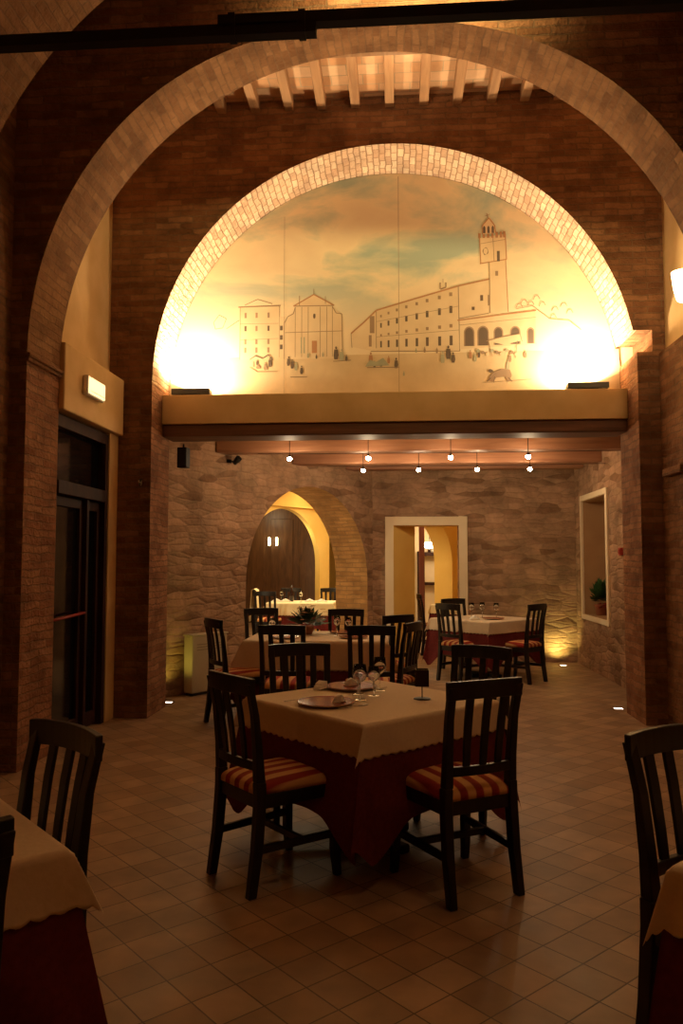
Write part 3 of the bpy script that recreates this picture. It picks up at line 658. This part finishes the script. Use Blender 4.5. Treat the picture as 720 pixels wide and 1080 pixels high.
# back centre (at rail height), facing direction, label
CH = [
 ((-.775,3.66), (.74,.67), 'black slat-back chair with striped seat at the left of the central table'),
 ((.388,3.57), (-.49,.87), 'black slat-back chair with striped seat at front right of central table'),
 ((-.62,4.98), (.28,-.96), 'black chair tucked behind the left rear side of the central table'),
 ((.52,4.93), (-.5,-.87), 'black chair with shiny top rail tucked behind right rear of central table'),
 ((-1.07,2.46), (-.59,-.81), 'dark chair standing behind the ivory-covered table at lower left'),
 ((-.945,1.47), (-.72,.69), 'dark chair cut off by left photo edge, in front of the lower left table'),
 ((.875,2.565), (.51,-.86), 'dark chair cut off by right photo edge behind the lower right table'),
 ((-1.68,7.12), (.82,.57), 'black chair with striped seat at left end of the flower table'),
 ((-.95,6.45), (.05,1), 'black chair on the near side of the flower table, left one'),
 ((-.21,6.45), (-.05,1), 'black chair on the near side of the flower table, right one'),
 ((.01,7.75), (-.66,.75), 'black chair at right end of the flower table, the one farther back'),
 ((.13,6.85), (-.93,.37), 'black chair seen edge-on at right end of the flower table, nearer one'),
 ((-.56,8.62), (0,-1), 'black chair on the far side of the flower table, right of the flowers'),
 ((-1.52,8.72), (.45,-.9), 'black chair behind the left far corner of the flower table'),
 ((.64,9.86), (.72,.69), 'black chair with striped seat at left of the far right table'),
 ((1.73,9.84), (-.74,.67), 'black chair with striped seat at right of the far right table'),
 ((.80,11.15), (.5,-.87), 'black chair behind the far right table, in front of the doorway'),
]
proto = None
for (bx, by), (fx, fy), lab in CH:
    L = hypot(fx, fy); fx /= L; fy /= L
    loc = (bx+fx*.245, by+fy*.245, 0)
    if proto is None: proto = make_chair(loc, ori(fx, fy), lab)
    else: copy_tree(proto, loc, ori(fx, fy), lab)

# ------------------------------------------------------------------ tables and cloths
TH = .752
def cloth_mb(ax, ay, ov, z, scallop=.011, bulge=.8, wave=.006, n=26, m=12, pitch=.055, off=.004, low=0):
    """rectangular cloth over a table of half sizes ax, ay with overhang ov, pointed falling corners"""
    b = MB()
    def axis(a):
        inner = [-a+2*a*i/n for i in range(n+1)]
        o = [a+ov*(i+1)/m for i in range(m)]
        return [-q for q in o[::-1]]+inner+o
    nsub = 3
    def dens(L):
        out = []
        for p, q in zip(L, L[1:]): out += [p+(q-p)*k/nsub for k in range(nsub)]
        return out+[L[-1]]
    U, V = dens(axis(ax)), dens(axis(ay))
    def P(u, v):
        eu, ev = max(0, abs(u)-ax), max(0, abs(v)-ay); su, sv = (1 if u > 0 else -1), (1 if v > 0 else -1)
        if eu <= 0 and ev <= 0: return (u, v, z)
        edge = max(eu, ev)/ov
        sc = scallop*(abs(sin(pi*(u if ev >= eu else v)/pitch)) - .5)*edge**6
        if eu > 0 and ev > 0:
            th = atan2(ev, eu); r_ = hypot(eu, ev)*(1+low*(1-sin(2*th))); r_ = r_ if r_ < 1.15*ov else 1.15*ov+(r_-1.15*ov)*.55 if low == 0 else r_; r_ += sc
            fold = sin(2*th)**.9; o_ = bulge*fold*r_*.5
            drop = sqrt(max(0, r_*r_-o_*o_))
            wx = su*(ax+off+ o_*.94 + .10*r_*cos(th)*(1-fold)); wy = sv*(ay+off+ o_*.34 + .10*r_*sin(th)*(1-fold))
            return (wx, wy, z-drop)
        q_ = (abs(u)-ax if ev > 0 else abs(v)-ay)/.26+1; q_ = max(0, min(1, q_)); kk = 1+low*q_*q_*(3-2*q_)
        e = (eu+ev)*kk+sc; wv = wave*sin(17*(u+v)+su*2+sv)*min(1, e/ov)
        o_ = off+.10*e*min(1, max(0, 1))+wv
        o_ = min(o_, e) if e < off else o_
        return (su*(ax+o_), v, z-e) if eu > 0 else (u, sv*(ay+o_), z-e)
    for i in range(len(U)-1):
        for j in range(len(V)-1):
            b.poly([P(U[i],V[j]),P(U[i+1],V[j]),P(U[i+1],V[j+1]),P(U[i],V[j+1])], uv=[(U[i],V[j]),(U[i+1],V[j]),(U[i+1],V[j+1]),(U[i],V[j+1])], smooth=True)
    return b
def table(name_lab, c, rz, ax, ay, lab_over, lab_under, ov=.15, un=.45, over=CLOTH, bulge=.85, nover=26):
    e = empty('dining_table', (*c, 0), rz, name_lab, 'table', 'dining tables')
    b = MB(); b.box(-ax,ax,-ay,ay,.715,.745); b.build('tabletop', DARKW, e, .004)
    for sx_ in (-1, 1) if ax > .6 else (0,):
        b = MB(); b.lathe([(.05,.04),(.035,.12),(.035,.62),(.06,.715)], c=(sx_*ax*.6,0,0), n=16); b.build('pedestal', IRON, e)
        b = MB(); b.box(sx_*ax*.6-.27,sx_*ax*.6+.27,-.03,.03,0,.045); b.box(sx_*ax*.6-.03,sx_*ax*.6+.03,-.27,-.03,0,.045); b.box(sx_*ax*.6-.03,sx_*ax*.6+.03,.03,.27,0,.045); b.build('foot', IRON, e, .01)
    u = cloth_mb(ax, ay, un, .7475, scallop=0, low=.36, bulge=.45, wave=.012, n=10, m=8, off=.003).build('tablecloth', WINE, loc=(*c,0), rotz=rz)
    tag(u, lab_under, 'tablecloth', 'wine red under cloths')
    o = cloth_mb(ax, ay, ov, .7515, bulge=bulge, n=nover, m=5, off=.008).build('tablecloth', over, loc=(*c,0), rotz=rz)
    tag(o, lab_over, 'tablecloth', 'pale top cloths')
    md = o.modifiers.new('solid', 'SOLIDIFY'); md.thickness = .0015; md.offset = 1
    return e
R45 = radians(44.5)
T1C = (-.147, 4.30)
table('square central dining table between the two striped chairs', T1C, R45, .485, .485, 'ivory scalloped cloth on the central table', 'dark red under cloth hanging low from the central table')
table('square dining table cut off at the lower left', (-1.545, 2.03), R45, .485, .485, 'ivory scalloped cloth corner at the lower left of the photo', 'dark red under cloth at the lower left of the photo')
table('square dining table cut off at the lower right', (1.36, 2.01), R45, .485, .485, 'ivory scalloped cloth corner at the lower right of the photo', 'dark red under cloth at the lower right of the photo')
table('long dining table with the flower arrangement', (-.77, 7.85), 0, .68, .52, 'ivory cloth on the long flower table', 'dark red under cloth below the flower table', ov=.27)
table('square dining table in front of the far stone wall', (1.14, 10.43), R45, .49, .49, 'ivory cloth with hanging point on the far right table', 'dark red under cloth of the far right table')
table('long dining table inside the bright yellow room behind arch', (-1.75, 14.4), radians(0), .6, .48, 'bright cream cloth on the table beyond the stone arch', 'dark red under cloth on the table beyond the stone arch', ov=.22, over=CLOTHY)
table('small dining table beyond the doorway', (1.12, 13.75), radians(57), .38, .38, 'cream cloth on the small table beyond the doorway', 'red under cloth on the small table beyond the doorway', over=CLOTHY)
for (bx, by), (fx, fy), lab in (((-2.08,15.3),(0,-1),'dark chair at the far side of bright room table, left one'), ((-1.3,15.3),(.0,-1),'dark chair at the far side of bright room table, right one'),
                                ((-2.3,13.55),(.1,1),'dark chair at near side of the bright room table'), ((.37,12.75),(1,.12),'dark chair just beyond the doorway beside small table')):
    L = hypot(fx, fy); fx /= L; fy /= L
    copy_tree(proto, (bx+fx*.245, by+fy*.245, 0), ori(fx, fy), lab)

# ------------------------------------------------------------------ tableware
ZT = .754
def plate(loc, lab, group, r=.155):
    e = empty('charger_plate', loc, 0, lab, 'plate', group)
    b = MB(); b.lathe([(.0001,.004),(r*.55,.004),(r*.62,.008),(r*.97,.016),(r,.018),(r*.98,.012),(r*.6,.0),(.0001,.0)], n=36); b.build('dish', PORC, e)
    b = MB(); b.lathe([(r*.90,.0165),(r*.99,.0195),(r*1.005,.018),(r*.97,.0155)], n=36); b.build('rim', PORCR, e)
    return e
def glass(loc, lab, group, h=.17, r=.036):
    e = empty('wine_glass', loc, 0, lab, 'glass', group)
    b = MB(); b.lathe([(.0001,.003),(.032,.002),(.033,.0),(.0001,.0)], n=20); b.build('foot', GLASSM, e)
    b = MB(); b.tube([(0,0,.002),(0,0,h*.48)], .0035, 8); b.build('stem', GLASSM, e)
    b = MB(); b.lathe([(.004,h*.48),(r*.8,h*.58),(r,h*.72),(r*.86,h),(r*.82,h),(r*.95,h*.72),(r*.75,h*.6),(.0001,h*.51)], n=20); b.build('bowl', GLASSM, e)
    return e
def napkin(loc, rz, lab, group='napkins', s=1):
    b = MB()
    for k, (w, h) in enumerate(((.075,.0),(.062,.012),(.045,.024))):
        b.sweep([(-w*s,0,h+.006),(0,-.01,h+.012+.012*s),(w*s,0,h+.006)], [(.07*s,.010),(.09*s,.014),(.05*s,.008)], axis='x', smooth=True)
    return tag(b.build('napkin', NAPK, bevel=.003, loc=loc, rotz=rz), lab, 'napkin', group)
def cutlery(kind, loc, rz, lab):
    b = MB()
    if kind == 'fork':
        b.sweep([(0,0,.002),(0,.10,.003),(0,.13,.006)], [(.009,.002),(.005,.002),(.018,.002)], axis='y')
        for x in (-.0075,-.0025,.0025,.0075): b.sweep([(x,.13,.006),(x,.175,.004)], [(.0025,.002)]*2, axis='y')
    else:
        b.sweep([(0,0,.003),(0,.09,.003),(0,.10,.003),(0,.18,.002),(0,.205,.002)], [(.011,.004),(.009,.004),(.014,.0015),(.018,.0012),(.004,.001)], axis='y')
    return tag(b.build(kind, STEEL, loc=loc, rotz=rz), lab, kind, 'cutlery on the central table')
G1 = 'plates on the central table'
plate((-.37,4.10,ZT), 'brown-rimmed plate at the left corner of the central table', G1, .15)
plate((-.27,4.62,ZT), 'brown-rimmed plate at the far side of the central table', G1, .15)
napkin((-.44,4.58,ZT), 1.0, 'white folded napkin at the left rear of the central table', s=.7)
napkin((-.30,4.08,ZT+.012), .5, 'small white napkin resting on the left corner plate', s=.45)
napkin((-.27,4.62,ZT+.012), .2, 'napkin folded on the far plate of the central table', s=.6)
GL = 'wine glasses on the central table'
glass((-.20,4.24,ZT), 'tall wine glass near middle of the central table', GL, .19, .038)
glass((-.13,4.38,ZT), 'wine glass just behind the tall glass at middle of the central table', GL, .16, .034)
glass((-.10,4.56,ZT), 'wine glass at the right of the far plate on central table', GL, .19, .038)
glass((-.22,4.42,ZT), 'wine glass at the left of the far plate on central table', GL, .15, .032)
cutlery('fork', (-.60,4.16,ZT), radians(-48), 'steel fork left of the corner plate on the central table')
cutlery('knife', (-.30,3.98,ZT), radians(-48), 'steel knife right of the corner plate on the central table')
cutlery('fork', (-.46,4.72,ZT), radians(-120), 'steel fork left of the far plate on the central table')
cutlery('knife', (-.06,4.66,ZT), radians(140), 'steel knife right of the far plate on the central table')
# dark candle glass on a thin stem
e = empty('candle_holder', (.135,4.30,ZT), 0, 'dark square candle glass on thin stem, right side of central table', 'candle holder')
b = MB(); b.lathe([(.0001,.006),(.045,.004),(.048,.0),(.0001,.0)], n=24); b.build('base', IRON, e)
b = MB(); b.tube([(0,0,.004),(0,0,.075)], .003, 8); b.tube([(-.03,0,.155),(-.028,0,.20),(-.012,0,.25)], .0015, 6); b.build('stem', IRON, e)
b = MB(); b.box(-.036,.036,-.036,.036,.070,.076)
for q in ((-.036,.036,-.036,-.032),(-.036,.036,.032,.036),(-.036,-.032,-.032,.032),(.032,.036,-.032,.032)): b.box(*q,.076,.160)
b.build('candle_glass', DARKGLASS, e)
b = MB(); b.lathe([(.0001,.077),(.022,.077),(.022,.11),(.0001,.112)], n=14); b.build('candle', WHITEP, e)
# flower arrangement
e = empty('flower_arrangement', (-.92,7.98,ZT), 0, 'round arrangement of green leaves and rusty flowers on the long table', 'flowers')
b = MB(); b.lathe([(.0001,.0),(.05,.0),(.075,.05),(.07,.09),(.06,.085),(.0001,.08)], n=20); b.build('vase', POT, e)
b = MB()
for k in range(150):
    a = random.uniform(0,2*pi); el = random.uniform(.05,1.35); L = random.uniform(.14,.27)
    d = (cos(a)*cos(el), sin(a)*cos(el), sin(el)*.8); c0 = (d[0]*L*.45, d[1]*L*.45, .09+d[2]*L*.45); c1 = (d[0]*L, d[1]*L, .09+d[2]*L)
    s = (-sin(a)*.028, cos(a)*.028, .006); md = [(c0[i]+c1[i])/2 for i in range(3)]
    b.poly([c0, (md[0]+s[0],md[1]+s[1],md[2]+s[2]), c1, (md[0]-s[0],md[1]-s[1],md[2]-s[2])])
b.build('leaves', LEAF, e)
b = MB()
for k in range(40):
    a = random.uniform(0,2*pi); el = random.uniform(.3,1.5); L = random.uniform(.17,.27)
    c = (cos(a)*cos(el)*L, sin(a)*cos(el)*L, .09+sin(el)*L*.85)
    for j in range(5):
        q = 2*pi*j/5; r_ = .022
        b.poly([c,(c[0]+cos(q-.5)*r_,c[1]+sin(q-.5)*r_,c[2]+.006),(c[0]+cos(q)*r_*1.5,c[1]+sin(q)*r_*1.5,c[2]+.003),(c[0]+cos(q+.5)*r_,c[1]+sin(q+.5)*r_,c[2]+.006)])
b.build('blossoms', PETALO, e)
G2 = 'plates on the flower table'
plate((-.42,7.62,ZT), 'plate at the right front of the flower table', G2, .14)
plate((-.56,8.12,ZT), 'plate at the right rear of the flower table', G2, .14)
plate((-1.08,7.56,ZT), 'plate at the left front of the flower table', G2, .14)
napkin((-1.22,8.0,ZT), 0, 'white napkin at the left rear of the flower table', s=.9)
GG = 'glasses on the flower table'
glass((-.60,7.85,ZT), 'tall glass between the two right-hand plates of flower table', GG, .2)
glass((-.49,7.90,ZT), 'glass nearest the right end of the flower table', GG, .18)
glass((-1.25,7.80,ZT), 'glass at the left side of the flower table', GG, .18)
G3 = 'glasses on the far right table'
for x, y, l in ((.98,10.4,'leftmost'),(1.13,10.5,'middle'),(1.30,10.38,'rightmost')): glass((x,y,ZT), '%s of three wine glasses on the far right table' % l, G3, .2, .038)
plate((1.24,10.2,ZT), 'plate at the front of the far right table', 'plates on the far right table', .14)
napkin((1.0,10.18,ZT), 0, 'pale napkin at left front of the far right table', s=.9)
G4 = 'things on the bright room table'
b = MB(); b.lathe([(.0001,0),(.04,0),(.042,.16),(.016,.22),(.015,.30),(.0001,.30)], n=16); tag(b.build('bottle', DARKGLASS, loc=(-1.95,14.42,ZT)), 'dark bottle at the middle of the bright room table', 'bottle')
for x, l in ((-2.22,'leftmost'),(-2.05,'second'),(-1.6,'third'),(-1.38,'rightmost')):
    napkin((x,14.35,ZT), .2, '%s standing napkin from the left on the bright room table' % l if l[0] in 'st' else '%s standing napkin on the bright room table' % l, 'napkins in the bright room', s=1.3)
glass((-1.75,14.2,ZT), 'wine glass right of bottle on the bright room table', 'glasses in the bright room', .2)
glass((-2.15,14.5,ZT), 'wine glass left of bottle on the bright room table', 'glasses in the bright room', .2)
# pale draped cloth over a chair at the left of the bright room table
e = copy_tree(proto, (-2.33,14.15,0), ori(1,.1), 'dark chair with pale cloth at left end of bright room table')
b = MB(); nn = 12
for i in range(nn):
    f0, f1 = -.225+.45*i/nn, -.225+.45*(i+1)/nn
    prof = [(-.33,.42),(-.315,.7),(-.295,.985),(-.25,1.0),(-.205,.975),(-.19,.72),(-.185,.55)]
    for (a0,z0),(a1,z1) in zip(prof, prof[1:]):
        w0, w1 = .012*sin(i*1.9), .012*sin((i+1)*1.9)
        b.poly([(f0,a0+w0,z0),(f1,a0+w1,z0),(f1,a1+w1,z1),(f0,a1+w0,z1)], smooth=True)
tag(b.build('draped_cloth', CLOTHY, loc=(-2.33,14.15,0), rotz=ori(1,.1)), 'pale cloth draped over a chair back in the bright room', 'cloth')

# poinsettia in the window niche
e = empty('potted_poinsettia', (2.83, 11.08, .755), 0, 'potted plant with red leaves and dark greenery in the window niche', 'potted plant')
b = MB(); b.lathe([(.0001,0),(.07,0),(.09,.14),(.095,.15),(.08,.15),(.0001,.13)], n=20); b.build('pot', POT, e)
def foliage(n, rmin, rmax, zc, zs, w, m, nm, elr=(0,1.4)):
    b = MB()
    for k in range(n):
        a = random.uniform(0,2*pi); el = random.uniform(*elr); L = random.uniform(rmin, rmax)
        d = (cos(a)*cos(el), sin(a)*cos(el), sin(el)*zs); c0 = tuple(d[i]*L*.4+(0,0,zc)[i] for i in range(3)); c1 = tuple(d[i]*L+(0,0,zc)[i] for i in range(3))
        s = (-sin(a)*w, cos(a)*w, .01); md = [(c0[i]+c1[i])/2 for i in range(3)]
        b.poly([c0, (md[0]+s[0],md[1]+s[1],md[2]+s[2]), c1, (md[0]-s[0],md[1]-s[1],md[2]-s[2])])
    b.build(nm, m, e)
foliage(170, .10, .21, .19, 1.8, .035, LEAF, 'leaves'); foliage(50, .09, .16, .12, .5, .03, PETAL, 'bracts', (-.3,.7))
0 and tag(MB.build((lambda q: (q.lathe([(.0001,0),(.03,0),(.032,.12),(.02,.13),(.0001,.13)], n=14), q)[1])(MB()), 'candle', RED, loc=(2.77,10.68,.755)), 'short red candle left of the plant in window niche', 'candle')

# ------------------------------------------------------------------ rooms beyond: panelling, lamps, shelf
e = empty('wood_panelling', (-3.4, 19.0, 0), radians(4), 'dark brown wood panelled doors seen through the inner yellow arch', 'panelling')
b = MB(); b.box(-1.2,1.6,0,.08,0,2.9); b.build('panel_board', PANELW, e)
for x in (-1.1,-.4,.3,1.0):
    b = MB(); b.box(x,x+.56,-.025,0,.25,2.55); b.build('raised_panel', PANELW, e, .02)
for k, px in enumerate((283, 291)):  # lamp reflections on the panelling, built as small glowing shades
    xx = (px-418)/820*18.75
    q = empty('wall_lamp', (xx, 18.75, 1.98), 0, ('left','right')[k]+' one of the small glowing twin lamp reflections on the wood panelling', 'lamp', 'twin lamp reflections on the panelling')
    b = MB(); b.lathe([(.015,-.10),(.028,-.09),(.030,.08),(.02,.10)], n=12); b.build('shade', SCONCE, q)
    b = MB(); b.box(-.02,.02,.03,.2,-.03,.03); b.build('bracket', IRON, q)
sh = empty('wall_shelf', (1.05, 17.2, 0), radians(-5), 'dark shelves with small items beyond the doorway', 'shelf')
b = MB(); b.box(-.6,.6,0,.2,1.62,1.70); b.build('shelf_board', DARKW, sh); b = MB(); b.box(-.6,.6,0,.2,.98,1.04); b.build('shelf_board', DARKW, sh)
b = MB(); b.box(-.6,-.55,0,.2,.0,1.72); b.box(.55,.6,0,.2,0,1.72); b.build('side_post', DARKW, sh)
for k, x in enumerate((.72,.82,.92,1.02,1.12)):
    b = MB(); b.lathe([(.0001,0),(.035,0),(.03,.08),(.012,.12),(.012,.16),(.0001,.16)], n=12)
    tag(b.build('bottle', (DARKGLASS, WHITEP)[k % 2], loc=(x, 17.28, 1.70)), ('first','second','third','fourth','fifth')[k]+' small bottle from the left on upper shelf beyond the doorway', 'bottle', 'bottles on the shelf')
slab('wall_far_shelf', .2, 2.2, 17.42, 17.5, 0, 3.05, PLASTC)
b = MB(); b.sweep([(.50,15.6,0),(.50,15.6,3.05)], [(.11,.11)]*2); tag(b.build('timber_post', mat('dark_red_wood', (.10,.02,.012), .5), bevel=.01), 'dark red timber post standing beyond the doorway', 'post')
q = empty('ceiling_lamp', (.71, 17.0, 1.84), 0, 'bright white lamp above the shelf beyond the doorway', 'lamp')
b = MB(); b.lathe([(.0001,-.07),(.08,-.05),(.13,.0),(.12,.06),(.03,.08)], n=20); b.build('shade', glow('white_lamp_glass', (1,.86,.6), 14), q)
b = MB(); b.tube([(0,0,.08),(0,0,1.2)], .006, 6); b.build('cord', IRON, q)

# ------------------------------------------------------------------ lights
YEL = (1, .80, .46)
area('bright_room', (-1.9, 13.6, 2.95), 1.2, 48, YEL)
area('bright_room_arch', W(2.6, -2.2, 2.9), .8, 45, YEL)
point('arch_reveal', W(-3.25, -1.6, 1.6), 120, YEL, .12)  # unseen light added behind the stone wall to brighten the arch reveal
point('cornice', W(2.6, -3.2, 2.9), 5, YEL, .05)  # unseen light added to brighten the yellow wall above the ledge
point('arch_pocket', W(2.9, -3.82, 2.0), 6, YEL, .05)
point('panel_room', (-3.0, 18.0, 2.6), 14, YEL, .1)
point('passage', (.55, 13.2, 2.6), 14, YEL, .08)
point('passage_inner', (.75, 15.4, 2.7), 16, YEL, .08)
point('shelf_room', (1.2, 16.6, 2.5), 10, HAL, .08)
# unseen lamps of the dining hall; front and side lights added for dim glow
area('hall_front', (1.6, 2.2, 4.6), .5, 10, AMB)
spot('hall_crown', (.15, 4.6, 5.62), (radians(98), 0, 0), 230, (1,.74,.30), radians(125), .9, .05)
area('hall_near_bay', (0, 4.95, 4.6), .3, 3, WARM, (pi, 0, 0))
area('hall_mid_bay', (0, 6.5, 5.55), .3, 3.6, WARM, (pi, 0, 0))
point('hall_side', (2.3, 3.3, 3.3), 7, AMB, .15)

w = bpy.data.worlds.new('World'); S.world = w; w.use_nodes = True
w.node_tree.nodes['Background'].inputs['Color'].default_value = (.9, .5, .25, 1); w.node_tree.nodes['Background'].inputs['Strength'].default_value = .002

# ------------------------------------------------------------------ camera
cam = bpy.data.cameras.new('camera'); co = bpy.data.objects.new('camera', cam); COL.objects.link(co)
cam.sensor_fit = 'HORIZONTAL'; cam.sensor_width = 36; cam.lens = 41.0; cam.clip_end = 60; cam.clip_start = .05
co.location = (0, 0, 1.5); co.rotation_euler = (pi/2+math.atan(52/820), 0, math.atan(58/820))
S.camera = co
S.view_settings.view_transform = 'Standard'; S.view_settings.look = 'None'; S.view_settings.gamma = 1; S.view_settings.exposure = 0
S.view_settings.use_curve_mapping = False
S.cycles.use_denoising = True
S.cycles.max_bounces = 8; S.cycles.diffuse_bounces = 5; S.cycles.sample_clamp_indirect = 6; S.cycles.caustics_reflective = False; S.cycles.caustics_refractive = False
